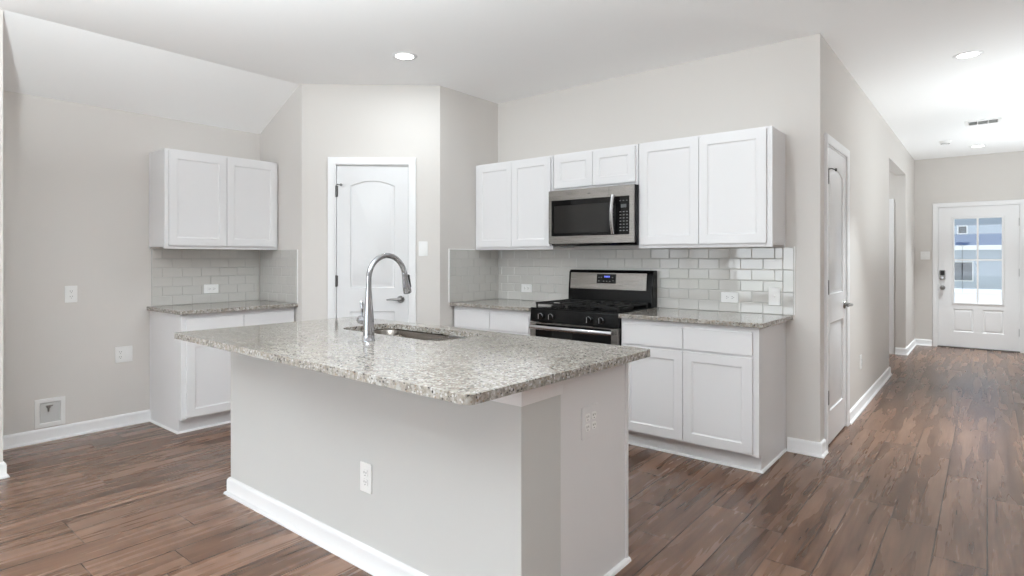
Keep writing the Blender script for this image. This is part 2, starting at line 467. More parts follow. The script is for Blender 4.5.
def jamb(parent, x0, x1, zt, depth=T, stopy=.06):
    mb = MB(); t = .014
    mb.box(x0, x0+t, 0, depth, 0, zt).box(x1-t, x1, 0, depth, 0, zt).box(x0+t, x1-t, 0, depth, zt-t, zt)
    return mb.build('jamb', TRIM, parent)
RAISED = [(.006, .007), (.014, .008), (.034, .0025), (.036, .002)]
def panel_door(name, label, loc, rz, x0, x1, zt, hand, yf, hz, stops, lever_dir):
    """two-panel arch-top door in an opening x0..x1 of height zt; hinges on the left"""
    D = thing(name, label, 'door', loc, rz, kind='structure')
    casing(D, x0+.006, x1-.006, zt-.006); jamb(D, x0, x1, zt)
    a, b, t = x0+.018, x1-.018, zt-.018
    st = .112; mb = MB()
    up = archrect(a+st, b-st, 1.045, t-.125, .045)
    lo = rect(a+st, b-st, .235, .845)
    panel_slab(mb, a, b, .012, t, yf, yf+.035, [up, lo], RAISED)
    mb.build('door_leaf', DOORP, D, smooth=25)
    for k, z in enumerate(hz): hinge(D, a-.002, z, yf, stop=(k == 0 and stops))
    lever(D, b-.062, hand, yf, lever_dir)
    h = MB().box(b-.001, b+.002, yf+.004, yf+.03, hand-.03, hand+.03).build('latch_plate', HINGE, D)
    return D
panel_door('door_1', 'white two-panel arched pantry door in the angled corner wall', (*PA, 0), PR, D0, D1, DT, .95, .012, (1.865, 1.105, .27), True, -1)
panel_door('door_2', 'narrow-looking white closet door on the hallway wall, seen edge-on', (XH, 0, 0), PI/2, HD0, HD1, HDT, .945, .0, (1.85, 1.10, .35), True, -1)

# front door
E_ = thing('door_3', 'white front door with four glass panes at the hallway end', 'door', (0, YF, 0), 0, kind='structure')
casing(E_, ED0+.006, ED1-.006, EDT-.006); jamb(E_, ED0, ED1, EDT)
MB().box(ED0, ED1, -.01, T, 0, .014).build('threshold', HINGE, E_)
a, b, t, yf = ED0+.016, ED1-.016, EDT-.016, .02
gx0, gx1, gz0, gz1 = -.377, .165, .655, 1.875
mb = MB()
panel_slab(mb, a, b, .016, t, yf, yf+.045, [rect(-.385, -.155, .235, .565), rect(-.05, .18, .235, .565)], [(.008, .008), (.018, .009), (.034, .002), (.036, .002)], through=[rect(gx0, gx1, gz0, gz1)])
mb.build('door_leaf', TRIM, E_, smooth=25)
mb = MB()
mb.sweep(rect(gx0-.022, gx1+.022, gz0-.022, gz1+.022), [(0, yf), (.004, yf-.008), (.022, yf-.01), (.03, yf+.002), (.03, yf+.03), (0, yf+.03)], lambda a, b, h: (a, h, b), closed=True)
xm = (gx0+gx1)/2; zm = 1.274
mb.box(xm-.012, xm+.012, yf+.002, yf+.03, gz0, gz1).box(gx0, gx1, yf+.003, yf+.029, zm-.010, zm+.010)
mb.build('window_frame', TRIM, E_, smooth=40)
for x0, x1 in ((gx0, xm), (xm, gx1)):
    for z0, z1 in ((gz0, zm), (zm, gz1)): MB().box(x0+.008, x1-.008, yf+.014, yf+.018, z0+.008, z1-.008).build('pane', EGLASS, E_)
for z in (1.80, 1.10, .27):
    h = MB(); h.lathe([(0, -.055), (.008, -.053), (.008, .053), (0, .055)], 10, o=(b+.006, yf-.006, z)); h.build('hinge', HINGE, E_, smooth=40)
k_ = MB().prism(rrect(-.545, -.475, .985, 1.125, .014), lambda a, b, h: (a, h, b), yf-.024, yf).build('deadbolt', NICKEL, E_, bevel=.003)
MB().prism(rrect(-.535, -.485, 1.05, 1.115, .008), lambda a, b, h: (a, h, b), yf-.027, yf-.023).build('keypad', RUBBER, k_)
mb = MB(); mb.lathe([(0, -.008), (.012, -.008), (.012, 0), (0, 0)], 14, 'Y', (-.51, yf-.024, 1.015)); mb.box(-.515, -.505, yf-.045, yf-.028, .998, 1.032); mb.build('thumb_turn', CHROME, k_, smooth=40)
mb = MB(); mb.lathe([(0, -.065), (.018, -.063), (.027, -.05), (.026, -.038), (.014, -.028), (.012, -.012), (.032, -.010), (.034, 0), (0, 0)], 20, 'Y', (-.51, yf, .868)); mb.build('door_knob', NICKEL, E_, smooth=50)
MB().box(a-.003, a+.002, yf+.005, yf+.04, .82, .91).build('latch_plate', HINGE, E_)

# side passage door
P_ = thing('door_4', 'white door casing edge in the side passage off the hallway', 'door', (0, HO1, 0), 0, kind='structure')
casing(P_, -1.985, -1.04, 2.045)
mb = MB(); panel_slab(mb, -1.97, -1.055, .012, 2.03, .03, .065, [archrect(-1.86, -1.17, 1.045, 1.90, .045), rect(-1.86, -1.17, .235, .845)], RAISED)
mb.build('door_leaf', DOORP, P_, smooth=25)
jamb(P_, -1.99, -1.035, 2.05)
# fill beside that door
struct(MB().box(-1.035, -.965, HO1, HO1+T, 0, 2.07).build('trim_1', WALLP), 'wall strip beside the side passage door', 'wall')

# ================================================================== cabinets
SHK = [(.003, .0045), (.0075, .006), (.009, .007)]
def shaker(parent, name, x0, x1, z0, z1, yf=0.0, t=.019, st=.058):
    mb = MB(); panel_slab(mb, x0, x1, z0, z1, yf-t, yf-.0005, [rect(x0+st, x1-st, z0+st, z1-st)], SHK)
    return mb.build(name, CAB, parent, smooth=20)
def flat(parent, name, x0, x1, z0, z1, t=.019):
    return MB().box(x0, x1, -t, -.0005, z0, z1).build(name, CAB, parent, bevel=.003)
SHOE = [(0, 0), (.013, 0), (.0125, .005), (.0095, .010), (.005, .0125), (0, .013)]
def base_cabinet(label, loc, rz, wd, dp, left_open, right_open, rl=.018, rr=.018):
    C = thing('base_cabinet', label, 'cabinet', loc, rz)
    toe = .062
    mb = MB()   # carcass with toe notch
    mb.prism([(0, .104), (0, .884), (dp, .884), (dp, 0), (toe, 0), (toe, .104)], lambda a, b, h: (h, a, b), .0, wd)
    mb.build('carcass', CAB, C, bevel=.0015)
    # face frame edges stand a hair proud of the end panels
    mb = MB(); mb.box(-.004 if left_open else 0, .04, -.002, .018, .104, .883).box(wd-.04, wd+.004 if right_open else wd, -.002, .018, .104, .883)
    mb.box(.04, wd-.04, -.002, .018, .104, .135).box(.04, wd-.04, -.002, .018, .69, .722).box(.04, wd-.04, -.002, .018, .848, .883)
    mb.build('face_frame', CAB, C, bevel=.001)
    m = (rl+wd-rr)/2; g = .002
    for x0, x1 in ((rl, m-g), (m+g, wd-rr)):
        shaker(C, 'door', x0, x1, .12, .697, -.002)
        flat(C, 'drawer_front', x0, x1, .711, .85)
    mb = MB().box(.002, wd-.002, toe-.006, toe+.004, .013, .104); mb.build('toe_kick', CAB, C)
    path = []
    if left_open: path.append((0, dp))
    path += [(0, toe-.006), (wd, toe-.006)]
    if right_open: path.append((wd, dp))
    mb = MB(); mb.sweep(path[::-1], SHOE, XY); mb.build('shoe_moulding', TRIM, C, smooth=40)
    if right_open: MB().box(wd-.001, wd+.003, dp-.02, dp-.0005, .015, .883).build('scribe_strip', CAB, C)
    if left_open: MB().box(-.003, .001, dp-.02, dp-.0005, .015, .883).build('scribe_strip', CAB, C)
    return C
def upper_cabinet(label, loc, rz, wd, dp, h, left_open, right_open, rl=.018, rr=.018, rb=.026, rt=.014):
    C = thing('upper_cabinet', label, 'cabinet', loc, rz)
    MB().box(0, wd, 0, dp, .014, h).build('carcass', CAB, C, bevel=.0015)
    mb = MB(); a0 = -.004 if left_open else 0; a1 = wd+.004 if right_open else wd
    mb.box(a0, .04, -.002, .018, 0, h).box(wd-.04, a1, -.002, .018, 0, h).box(.04, wd-.04, -.002, .018, 0, .04).box(.04, wd-.04, -.002, .018, h-.04, h)
    mb.build('face_frame', CAB, C, bevel=.001)
    m = (rl+wd-rr)/2; g = .002
    for x0, x1 in ((rl, m-g), (m+g, wd-rr)): shaker(C, 'door', x0, x1, rb, h-rt, -.002, st=.058)
    if right_open: MB().box(wd-.001, wd+.003, dp-.018, dp-.0005, 0.002, h).build('scribe_strip', CAB, C)
    if left_open: MB().box(-.003, .001, dp-.018, dp-.0005, .002, h).build('scribe_strip', CAB, C)
    return C
UB, UT = 1.372, 2.14
base_cabinet('white base cabinet right of the black range, two drawers over two shaker doors', (-1.975, YR-.60, 0), 0, .915, .597, False, True, rr=.032)
base_cabinet('white base cabinet left of the range, mostly hidden behind the island', (-3.605, YR-.60, 0), 0, .845, .597, False, False)
base_cabinet('white base cabinet against the left wall, below the small separate counter', (XL+.60, 1.80, 0), PI/2, .90, .597, True, False, rl=.03)
upper_cabinet('white two-door upper cabinet at the right end of the row, beside the hallway', (-1.988, YR-.313, UB), 0, .925, .311, UT-UB, False, True, rr=.03)
upper_cabinet('short white upper cabinet directly above the microwave', (-2.752, YR-.313, 1.842), 0, .760, .311, UT-1.842, False, False, rb=.02)
upper_cabinet('white two-door upper cabinet left of the microwave, touching the pantry corner wall', (-3.612, YR-.313, UB), 0, .856, .311, UT-UB, True, False, rl=.03)
upper_cabinet('white two-door upper cabinet alone on the left wall', (XL+.313, 1.795, UB), PI/2, .91, .311, UT-UB, True, True, rl=.022, rr=.012)

# ------------------------------------------------------------------ backsplash
def tiles(mb, a0, a1, z0, z1, fn, full=None, tw=.1524, th=.0762, seed=1, off=0.0, bond=True):
    """running-bond bevelled tiles on a wall; fn(a, z, h) with h out of the wall"""
    rnd = random.Random(seed); r = 0; z = z0; gap = .0011
    mb.prism(rect(a0, a1, z0, z1), fn, .0, .0045, 1)
    while z < z1-.01:
        zt = min(z+th, z1); a = a0-(tw/2 if bond and r % 2 else 0)-off
        while a < a1-.004:
            p, q = max(a, a0), min(a+tw, a1)
            if q-p > .012:
                tx, tz = rnd.uniform(-.0004, .0004), rnd.uniform(-.00022, .00022); e = .0035
                P = [(p+gap, z+gap), (q-gap, z+gap), (q-gap, zt-gap), (p+gap, zt-gap)]
                Q = inset(P, e)
                hh = [.0078-tx-tz, .0078+tx-tz, .0078+tx+tz, .0078-tx+tz]
                A = [mb.v(fn(u, v, .003)) for u, v in P]; B = [mb.v(fn(u, v, .0062)) for u, v in P]; C = [mb.v(fn(Q[i][0], Q[i][1], hh[i])) for i in range(4)]
                for i in range(4):
                    j = (i+1) % 4; mb.f([A[i], A[j], B[j], B[i]], 0); mb.f([B[i], B[j], C[j], C[i]], 0)
                mb.f(C, 0)
            a += tw
        z += th; r += 1
ZT0, ZT1 = .9145, 1.3715
def edge_strip(o, fn, a0, a1, z0, z1): MB().prism(rect(a0, a1, z0, z1), fn, 0.0, .009).build('edge_trim', PLASTIC, o, bevel=.002)
mb = MB(); fR = lambda a, b, h: (a, YR-h, b)
tiles(mb, -3.611, -1.075, ZT0, ZT1, fR, seed=3, off=.03)
tiles(mb, -1.075, -1.006, ZT0, ZT1, fR, tw=.069, th=.1524, seed=5, bond=False)
o = mb.build('backsplash', [TILE, GROUT]); struct(o, 'glossy grey subway tile behind the range and its counters', 'backsplash'); edge_strip(o, fR, -1.006, -.998, ZT0, ZT1+.006)
mb = MB(); fP = lambda a, b, h: (PB[0]+h, a, b)
tiles(mb, 3.592, YR-.009, ZT0, ZT1, fP, seed=8); o = mb.build('backsplash', [TILE, GROUT]); struct(o, 'shaded grey subway tile on the short wall left of the range counter', 'backsplash')
MB().sweep([(3.588, ZT0), (3.588, ZT1+.002), (YR-.33, ZT1+.002)], [(0, .001), (.008, .001), (.008, .01), (0, .01)], lambda a, b, h: (PB[0]+h, a, b)).build('edge_trim', PLASTIC, o)
mb = MB(); fL = lambda a, b, h: (XL+h, a, b)
tiles(mb, 1.81, YP-.009, ZT0, ZT1, fL, seed=12); o = mb.build('backsplash', [TILE, GROUT]); struct(o, 'grey subway tile on the left wall above the small counter', 'backsplash')
mb = MB(); fS = lambda a, b, h: (a, YP-h, b)
tiles(mb, XL+.009, -4.552, ZT0, ZT1, fS, seed=15); o = mb.build('backsplash', [TILE, GROUT]); struct(o, 'grey subway tile return at the right end of the small left counter', 'backsplash'); edge_strip(o, fS, -4.552, -4.545, ZT0, ZT1)

# ------------------------------------------------------------------ worktops
def worktop(label, outer, holes=(), bev=.004):
    mb = MB(); slab_poly(mb, outer, list(holes), .8845, .9142)
    o = mb.build('countertop', GRANITE, bevel=bev); return tag(o, label, 'countertop')
worktop('speckled granite countertop between the range and the hallway end', [(-1.977, YR-.001), (-1.977, YR-.645), (-1.03, YR-.645), (-1.022, YR-.637), (-1.012, YR-.001)])
worktop('speckled granite countertop strip left of the range', [(PB[0]+.001, YR-.001), (PB[0]+.001, YR-.645), (-2.757, YR-.645), (-2.757, YR-.001)])
worktop('small granite countertop against the left wall', [(XL+.001, YP-.001), (XL+.001, 1.775), (XL+.64, 1.775), (XL+.648, 1.783), (XL+.648, YP-.001)])

# ================================================================== island
I = thing('kitchen_island', 'large grey and white kitchen island in the centre of the room', 'island', (-2.2, 1.85, 0), 0)
def IM():
    m = MB(); m.M = Matrix.Translation((2.2, -1.85, 0)); return m
IX0, IX1, IY0, IYK, IY1 = -3.238, -1.198, 1.523, 1.755, 2.262
IM().box(IX0, IX1, IY0, IYK, 0, .8832).build('knee_wall', ISLP, I, bevel=.003)
mb = IM(); mb.prism([(IYK, 0), (IY1-.062, 0), (IY1-.062, .104), (IY1-.018, .104), (IY1-.018, .8832), (IYK, .8832)], lambda a, b, h: (h, a, b), IX0+.004, IX0+.022)
mb.prism([(IYK, 0), (IY1-.018, 0), (IY1-.018, .8832), (IYK, .8832)], lambda a, b, h: (h, a, b), IX1-.022, IX1-.002)
mb.box(IX0+.022, IX1-.022, IYK, IY1-.062, .104, .12); mb.box(IX0+.022, IX1-.022, IY1-.066, IY1-.062, 0, .104)
mb.build('end_panels', CAB, I)
mb = IM()
mb.box(IX0, IX0+.04, IY1-.018, IY1, .104, .8832).box(IX1-.04, IX1+.004, IY1-.018, IY1, .0, .8832).box(IX0+.04, IX1-.04, IY1-.018, IY1, .104, .135).box(IX0+.04, IX1-.04, IY1-.018, IY1, .69, .72).box(IX0+.04, IX1-.04, IY1-.018, IY1, .85, .8832)
mb.build('face_frame', CAB, I, bevel=.001)
nx = 4; wd = (IX1-IX0-.06)/nx
for k in range(nx):
    x0 = IX0+.03+k*wd+.002; x1 = x0+wd-.004
    for nm, z0, z1, sh in (('door', .12, .697, True), ('drawer_front', .711, .85, False)):
        mb = MB(); mb.M = Matrix.Translation((2.2, -1.85, 0)) @ Matrix.Translation((0, IY1, 0)) @ Matrix.Rotation(PI, 4, 'Z')
        if sh: panel_slab(mb, -x1, -x0, z0, z1, -.019, -.0005, [rect(-x1+.058, -x0-.058, z0+.058, z1-.058)], SHK); mb.build(nm, CAB, I, smooth=20)
        else: mb.box(-x1, -x0, -.019, -.0005, z0, z1).build(nm, CAB, I, bevel=.003)
CROWN = [(0, .806), (.006, .806), (.010, .815), (.012, .832), (.020, .850), (.034, .866), (.046, .872), (.050, .8832), (0, .8832)]
CROWN = [(a*.55, b) for a, b in CROWN]
mb = IM(); mb.sweep([(IX1, IYK+.005), (IX1, IY0), (IX0, IY0), (IX0, IYK+.005)][::-1], [(-a, b) for a, b in CROWN], XY); mb.build('cap_moulding', TRIM, I, smooth=35)
mb = IM(); mb.sweep([(IX1, IYK), (IX1, IY0), (IX0, IY0), (IX0, IYK)][::-1], [(-a, b) for a, b in BP], XY); mb.build('baseboard', TRIM, I, smooth=50)
mb = IM(); mb.sweep([(IX1-.002, IYK), (IX1-.002, IY1+.004)], [(-a*1.35, b*1.35) for a, b in SHOE], XY); mb.build('shoe_moulding', TRIM, I, smooth=40)
# top
ca, sa = math.cos(math.radians(-1.3)), math.sin(math.radians(-1.3))
CX, CY = -2.18, 1.762
rot = lambda p: (CX+(p[0]-CX)*ca-(p[1]-CY)*sa, CY+(p[0]-CX)*sa+(p[1]-CY)*ca)
top = [rot(p) for p in rrect(-3.25, -1.108, 1.212, 2.315, .028)]
def bowl_loop(x0, x1, y0, y1, r): return [rot(p) for p in rrect(x0, x1, y0, y1, r, 8)]
BL = (-2.76, -2.215, 1.865, 2.22, .085); BR_ = (-2.175, -1.965, 1.885, 2.20, .085)
# single cut-out outline around both bowls
cut = [rot(p) for p in rrect(BL[0]-.004, BR_[1]+.004, 1.868, 2.216, .08, 8)]
worktop('large speckled granite island countertop with a sink cut into it', top, [cut])
S_ = thing('kitchen_sink', 'double-bowl stainless steel sink set into the island countertop', 'sink', (-2.35, 2.04, .68), 0)
for (x0, x1, y0, y1, r), dep in ((BL, .20), (BR_, .17)):
    L = []
    for ins, z in ((-.012, .8815), (-.0, .881), (.006, .872), (.012, .80), (.018, .8842-dep+.03), (.04, .8842-dep+.006), (.07, .8842-dep)):
        L.append([(p[0]+2.35, p[1]-2.04, z-.68) for p in bowl_loop(x0+ins, x1-ins, y0+ins, y1-ins, max(r-ins, .02))])
    mb = MB(); mb.loops(L, cap0=False, cap1=True)
    b_ = mb.build('bowl', BASIN, S_, smooth=60, solid=.002)
    c = rot(((x0+x1)/2, (y0+y1)/2)); zb = .8842-dep-.68
    mb = MB(); mb.lathe([(0, zb+.001), (.028, zb+.0012), (.036, zb+.004), (.044, zb+.003), (.046, zb), (0, zb)], 20, o=(c[0]+2.35, c[1]-2.04, 0)); mb.build('drain', CHROME, b_, smooth=50)

mb = MB(); mb.prism([(-2.222, .80), (-2.168, .80), (-2.172, .874), (-2.180, .8815), (-2.210, .8815), (-2.218, .874)], lambda a, b, h: (rot((a, h))[0]+2.35, rot((a, h))[1]-2.04, b-.68), 1.872, 2.213); mb.build('bowl_divider', STEEL, S_, smooth=40)

# faucet
FX, FY, FZ = -2.222, 1.682, .9142
F = thing('kitchen_faucet', 'chrome gooseneck pull-down faucet standing on the island', 'faucet', (FX, FY, FZ), 0)
mb = MB(); mb.lathe([(0, 0), (.030, 0), (.030, .004), (.0265, .010), (.0255, .03), (.0245, .085), (.0225, .12), (.0185, .165), (.0155, .205), (.0135, .24), (0, .24)], 28); mb.build('body', CHROME, F, smooth=50)
R_ = .108; pts = [(0, 0, .235), (0, 0, .27)]
for k in range(0, 15):
    a = PI - (PI-.2)*k/14; pts.append((0, R_+R_*math.cos(a), .288+R_*math.sin(a)))
ey, ez = pts[-1][1], pts[-1][2]
mb = MB(); mb.tube(pts, .0128, 16); mb.build('neck', CHROME, F, smooth=60)
HM = Matrix.Translation((0, ey, ez)) @ Matrix.Rotation(.2, 4, 'X')
mb = MB(); mb.M = HM
mb.lathe([(0, .003), (.0135, .003), (.0145, -.006), (.0155, -.03), (.019, -.06), (.0205, -.087), (.0195, -.098), (.016, -.101), (0, -.101)], 24)
h_ = mb.build('spray_head', CHROME, F, smooth=50)
mb = MB(); mb.M = HM
mb.box(-.006, .012, .012, .0215, -.075, -.022); mb.lathe([(0, -.012), (.008, -.012), (.008, .006), (0, .006)], 12, 'Y', (.003, .018, -.018)); mb.build('spray_button', RUBBER, h_, bevel=.003)
mb = MB(); mb.lathe([(0, -.072), (.016, -.072), (.02, -.065), (.021, -.043), (.014, -.028), (.012, -.010), (0, -.010)], 18, 'X', (0, 0, .095))
mb.tube([(-.055, 0, .10), (-.054, .0, .122), (-.049, 0, .142), (-.051, 0, .165), (-.056, 0, .182)], [.010, .0055, .006, .0095, .005], 12)
mb.build('side_handle', CHROME, F, smooth=50)

# ================================================================== range
RX0, RX1, RY = -2.751, -1.983, 3.618
R = thing('gas_range', 'black and stainless steel gas range between the two base cabinets', 'range', ((RX0+RX1)/2, RY, 0), 0)
W2 = (RX1-RX0)/2; DP = YR-.012-RY
MB().box(-W2, W2, .03, DP, .03, .902).build('body', BLACK, R, bevel=.004)
mb = MB(); mb.box(-W2, W2, .0, DP-.07, .902, .918); mb.box(-W2+.02, W2-.02, .04, DP-.09, .918, .921); mb.build('cooktop', BLACK, R, bevel=.004)
mb = MB(); mb.prism([(.03, .812), (.03, .902), (.012, .914), (-.004, .905), (-.012, .812)], lambda a, b, h: (h, a, b), -W2, W2); mb.build('control_panel', BLACK, R, bevel=.003)
for x in (-W2+.105, -W2+.20, W2-.235, W2-.135):
    mb = MB(); mb.lathe([(0, -.030), (.017, -.030), (.020, -.024), (.021, -.004), (.026, 0), (0, 0)], 20, 'Y', (x, -.010, .857))
    k_ = mb.build('knob', BLACK, R, smooth=40)
    mb = MB(); mb.box(x-.0035, x+.0035, -.0465, -.040, .838, .876); mb.lathe([(.0195, -.016), (.0225, -.013), (.0225, -.009), (.0195, -.006)], 20, 'Y', (x, -.010, .857)); mb.build('knob_grip', CHROME, k_, smooth=40)
# oven door
mb = MB(); panel_slab(mb, -W2+.003, W2-.003, .215, .806, -.016, .028, [], [], through=[rect(-W2+.055, W2-.055, .27, .797)])
od = mb.build('oven_door', STEEL, R, bevel=.003)
MB().box(-W2+.055, W2-.055, -.012, .02, .27, .797).build('oven_glass', BGLASS, od)
pts = [(-W2+.03+(2*W2-.06)*k/12, -.052-.016*(1-(k/6-1)**2), .775) for k in range(13)]
mb = MB(); mb.tube(pts, .017, 12, sx=.75)
for s in (-1, 1): mb.box(s*(W2-.048)-.014, s*(W2-.048)+.014, -.055, -.014, .762, .790)
mb.build('oven_handle', CHROMEB, od, smooth=50)
dr = MB().box(-W2+.003, W2-.003, -.014, .028, .06, .208).build('storage_drawer', STEEL, R, bevel=.003)
MB().box(-W2+.04, W2-.04, .02, .05, .0, .06).build('plinth', BLACK, R)
# back guard
mb = MB(); mb.prism([(DP-.095, .9), (DP-.09, 1.035), (DP-.075, 1.185), (DP-.06, 1.203), (DP, 1.203), (DP, .9)], lambda a, b, h: (h, a, b), -W2, W2)
bg = mb.build('backguard', BLACK, R, bevel=.008, seg=3)
ang = math.atan2(.015, .15)
mb = MB(); mb.M = Matrix.Translation((0, DP-.09, 1.042)) @ Matrix.Rotation(-ang, 4, 'X'); mb.box(-W2+.024, W2-.05, -.006, .004, 0.004, .138); bp_ = mb.build('backguard_panel', STEEL, bg, bevel=.002)
mb = MB(); mb.M = Matrix.Translation((0, DP-.09, 1.042)) @ Matrix.Rotation(-ang, 4, 'X'); mb.box(-.105, .07, -.009, -.005, .052, .128); dp_ = mb.build('display', BGLASS, bp_, bevel=.001)
mb = MB(); mb.M = Matrix.Translation((0, DP-.09, 1.042)) @ Matrix.Rotation(-ang, 4, 'X')
for x in (-.030, -.017, -.004, .009):
    mb.box(x-.0045, x+.0045, -.0100, -.0088, .100, .114)
mb.build('clock_digits', BLUE, dp_)
for x, z in ((-.085, .10), (-.062, .10), (.04, .10), (-.04, .070), (-.012, .070), (.016, .070), (.045, .075), (-.085, .072)):
    mb = MB(); mb.M = Matrix.Translation((0, DP-.09, 1.042)) @ Matrix.Rotation(-ang, 4, 'X'); mb.box(x-.006, x+.006, -.0098, -.0088, z-.003, z+.003); mb.build('button', KEYS, dp_)
# burners and grates
for x, y, r in ((-.23, .15, .042), (.23, .15, .048), (-.23, .40, .036), (.23, .40, .036), (0, .275, .04)):
    mb = MB(); mb.lathe([(0, .921), (r+.016, .921), (r+.014, .929), (r, .932), (r, .938), (r-.004, .941), (0, .942)], 22, o=(x, y, 0)); mb.build('burner', IRON, R, smooth=40)
for x0, x1 in ((-W2+.022, -.125), (-.12, .12), (.125, W2-.022)):
    mb = MB(); y0, y1, z0, z1 = .03, DP-.115, .944, .957; b_ = .006
    for x in (x0+b_, x1-b_): mb.box(x-b_, x+b_, y0, y1, z0, z1)
    for y in (y0+b_, (y0+y1)/2, y1-b_): mb.box(x0, x1, y-b_, y+b_, z0, z1)
    for y in ((y0*3+y1)/4, (y0+y1*3)/4):
        mb.box(x0, x0+(x1-x0)*.36, y-.005, y+.005, z0, z1); mb.box(x1-(x1-x0)*.36, x1, y-.005, y+.005, z0, z1)
    xm_ = (x0+x1)/2
    for p, q in ((y0, y0+.075), ((y0+y1)/2-.07, (y0+y1)/2+.07), (y1-.075, y1)): mb.box(xm_-.005, xm_+.005, p, q, z0, z1)
    for x in (x0+b_, x1-b_):
        for y in (y0+.012, y1-.012): mb.box(x-b_, x+b_, y-b_, y+b_, .920, z0)
    mb.build('grate', IRON, R, bevel=.002)

# ================================================================== microwave
MX0, MX1, MY = -2.748, -1.990, 3.848
M = thing('microwave', 'stainless steel microwave mounted above the range under a short cabinet', 'microwave', ((MX0+MX1)/2, MY, 1.412), 0)
mw, mh = (MX1-MX0)/2, 1.839-1.412
mb = MB(); mb.prism([(.02, .012), (.05, -.012), (YR-.012-MY, -.012), (YR-.012-MY, mh), (.02, mh)], lambda a, b, h: (h, a, b), -mw, mw); mb.build('body', BLACK, M, bevel=.003)
wx0, wx1, wz0, wz1 = -mw+.030, mw-.036, .062, mh-.083
mb = MB(); panel_slab(mb, -mw, mw, 0, mh-.002, 0, .022, [], [], through=[rect(wx0, wx1, wz0, wz1)])
fr_ = mb.build('front_frame', STEEL, M, bevel=.003)
MB().box(mw-.205, mw-.203, -.0006, .004, mh-.07, mh-.004).build('vent_seam', SLOT, fr_)
mb = MB(); mb.prism(rrect(-.012, .016, mh-.046, mh-.040, .002, 3), lambda a, b, h: (a, h, b), -.0008, .001); mb.build('badge', HINGE, fr_)
px = mw-.128
do = MB().box(wx0, px-.003, -.004, .02, wz0, wz1).build('door', BGLASS, M, bevel=.002)
mb = MB(); mb.prism(rrect(wx0+.028, px-.075, wz0+.022, wz1-.042, .008, 4), lambda a, b, h: (a, h, b), -.0048, -.003); mb.build('door_window', MWIN, do)
hx = px-.022; pts = [(hx, -.030-.026*math.sin(PI*k/12), wz0+.008+(wz1-wz0-.004)*k/12) for k in range(13)]
mb = MB(); mb.tube(pts, .015, 12, sx=1.8)
for z in (wz0+.02, wz1-.012): mb.box(hx-.012, hx+.012, -.034, -.003, z-.012, z+.012)
mb.build('door_handle', CHROMEB, do, smooth=50)
cp = MB().box(px+.001, wx1, -.003, .02, wz0, wz1).build('control_panel', BGLASS, M, bevel=.002)
mb = MB(); mb.box(px+.026, wx1-.022, -.0038, -.0025, wz1-.085, wz1-.06); mb.build('display', LCD, cp)
for i in range(3):
    for j in range(7):
        x = px+.022+i*.027; z = wz0+.028+j*.023; MB().box(x-.007, x+.007, -.0037, -.0025, z-.003, z+.003).build('button', KEYS, cp)
for x in (px+.02, px+.047, px+.074): MB().box(x-.006, x+.006, -.0037, -.0025, wz1-.036, wz1-.032).build('button', KEYS, cp)
for k in range(2): MB().box(-mw+.08+k*.36, -mw+.32+k*.36, .09, .27, -.0145, -.0115).build('filter_grille', IRON, M)

# ================================================================== plates on the walls
def duplex(parent, x, z, horiz=False, yf=-.006):
    mb = MB()
    a, b = (.017, .0145) if not horiz else (.0145, .017)
    mb.prism(rrect(x-a, x+a, z-b, z+b, .008, 4), lambda p, q, h: (p, h, q), yf-.0022, yf+.001, 0)
    for s in (-1, 1):
        if horiz: mb.box(x-.004, x+.004, yf-.0026, yf-.001, z+s*.0065-.0012, z+s*.0065+.0012, 1)
        else: mb.box(x+s*.0065-.0012, x+s*.0065+.0012, yf-.0026, yf-.001, z-.001, z+.007, 1)
    if horiz: mb.box(x+.008, x+.012, yf-.0026, yf-.001, z-.002, z+.002, 1)
    else: mb.box(x-.002, x+.002, yf-.0026, yf-.001, z-.011, z-.007, 1)
    mb.build('socket', [PLASTIC, SLOT], parent)
def rocker(parent, x, z):
    mb = MB(); mb.prism([(-.006, -.033), (-.0075, -.033), (-.0105, .0), (-.0075, .033), (-.006, .033)], lambda a, b, h: (x+h, a+.0, z+b), -.0165, .0165); mb.build('rocker', PLASTIC, parent, bevel=.0008)
def toggle(parent, x, z):
    mb = MB(); mb.box(x-.005, x+.005, -.0075, -.005, z-.012, z+.012); mb.box(x-.0035, x+.0035, -.017, -.006, z-.002, z+.009); mb.build('toggle', PLASTIC, parent, bevel=.0008)
def plate(name, label, cat, loc, rz, items, w_=.076, h_=.122, off=0.0, m=None):
    mb = MB(); mb.prism(rrect(-w_/2, w_/2, -h_/2, h_/2, .005, 4), lambda a, b, h: (a, h, b), -.006, -.0002-off)
    o = mb.build(name, m or PLASTIC, bevel=.002); o.location = loc; o.rotation_euler = (0, 0, rz); tag(o, label, cat)
    for k, x, z in items:
        if k == 'd': duplex(o, x, z)
        elif k == 'h': duplex(o, x, z, True)
        elif k == 'r': rocker(o, x, z)
        elif k == 't': toggle(o, x, z)
    sm = MB()
    return o
dv = [('d', 0, .0195), ('d', 0, -.0195)]; dh = [('h', -.0195, 0), ('h', .0195, 0)]
TO = .0085
plate('outlet', 'white outlet high on the left wall, above the triple plate', 'outlet', (XL, 1.281, 1.036), PI/2, dv)
plate('outlet_plate', 'wide white plate low on the left wall beside the base cabinet', 'outlet', (XL, 1.617, .555), PI/2, [('d', -.023, .0195), ('d', -.023, -.0195), ('r', .023, 0)], .118, .122)
plate('outlet', 'white horizontal outlet on the grey tile of the left wall', 'outlet', (XL+TO, 2.27, 1.035), PI/2, dh, .122, .076)
plate('outlet', 'white horizontal outlet on the tile left of the range', 'outlet', (-3.266, YR-TO, 1.024), 0, dh, .118, .074)
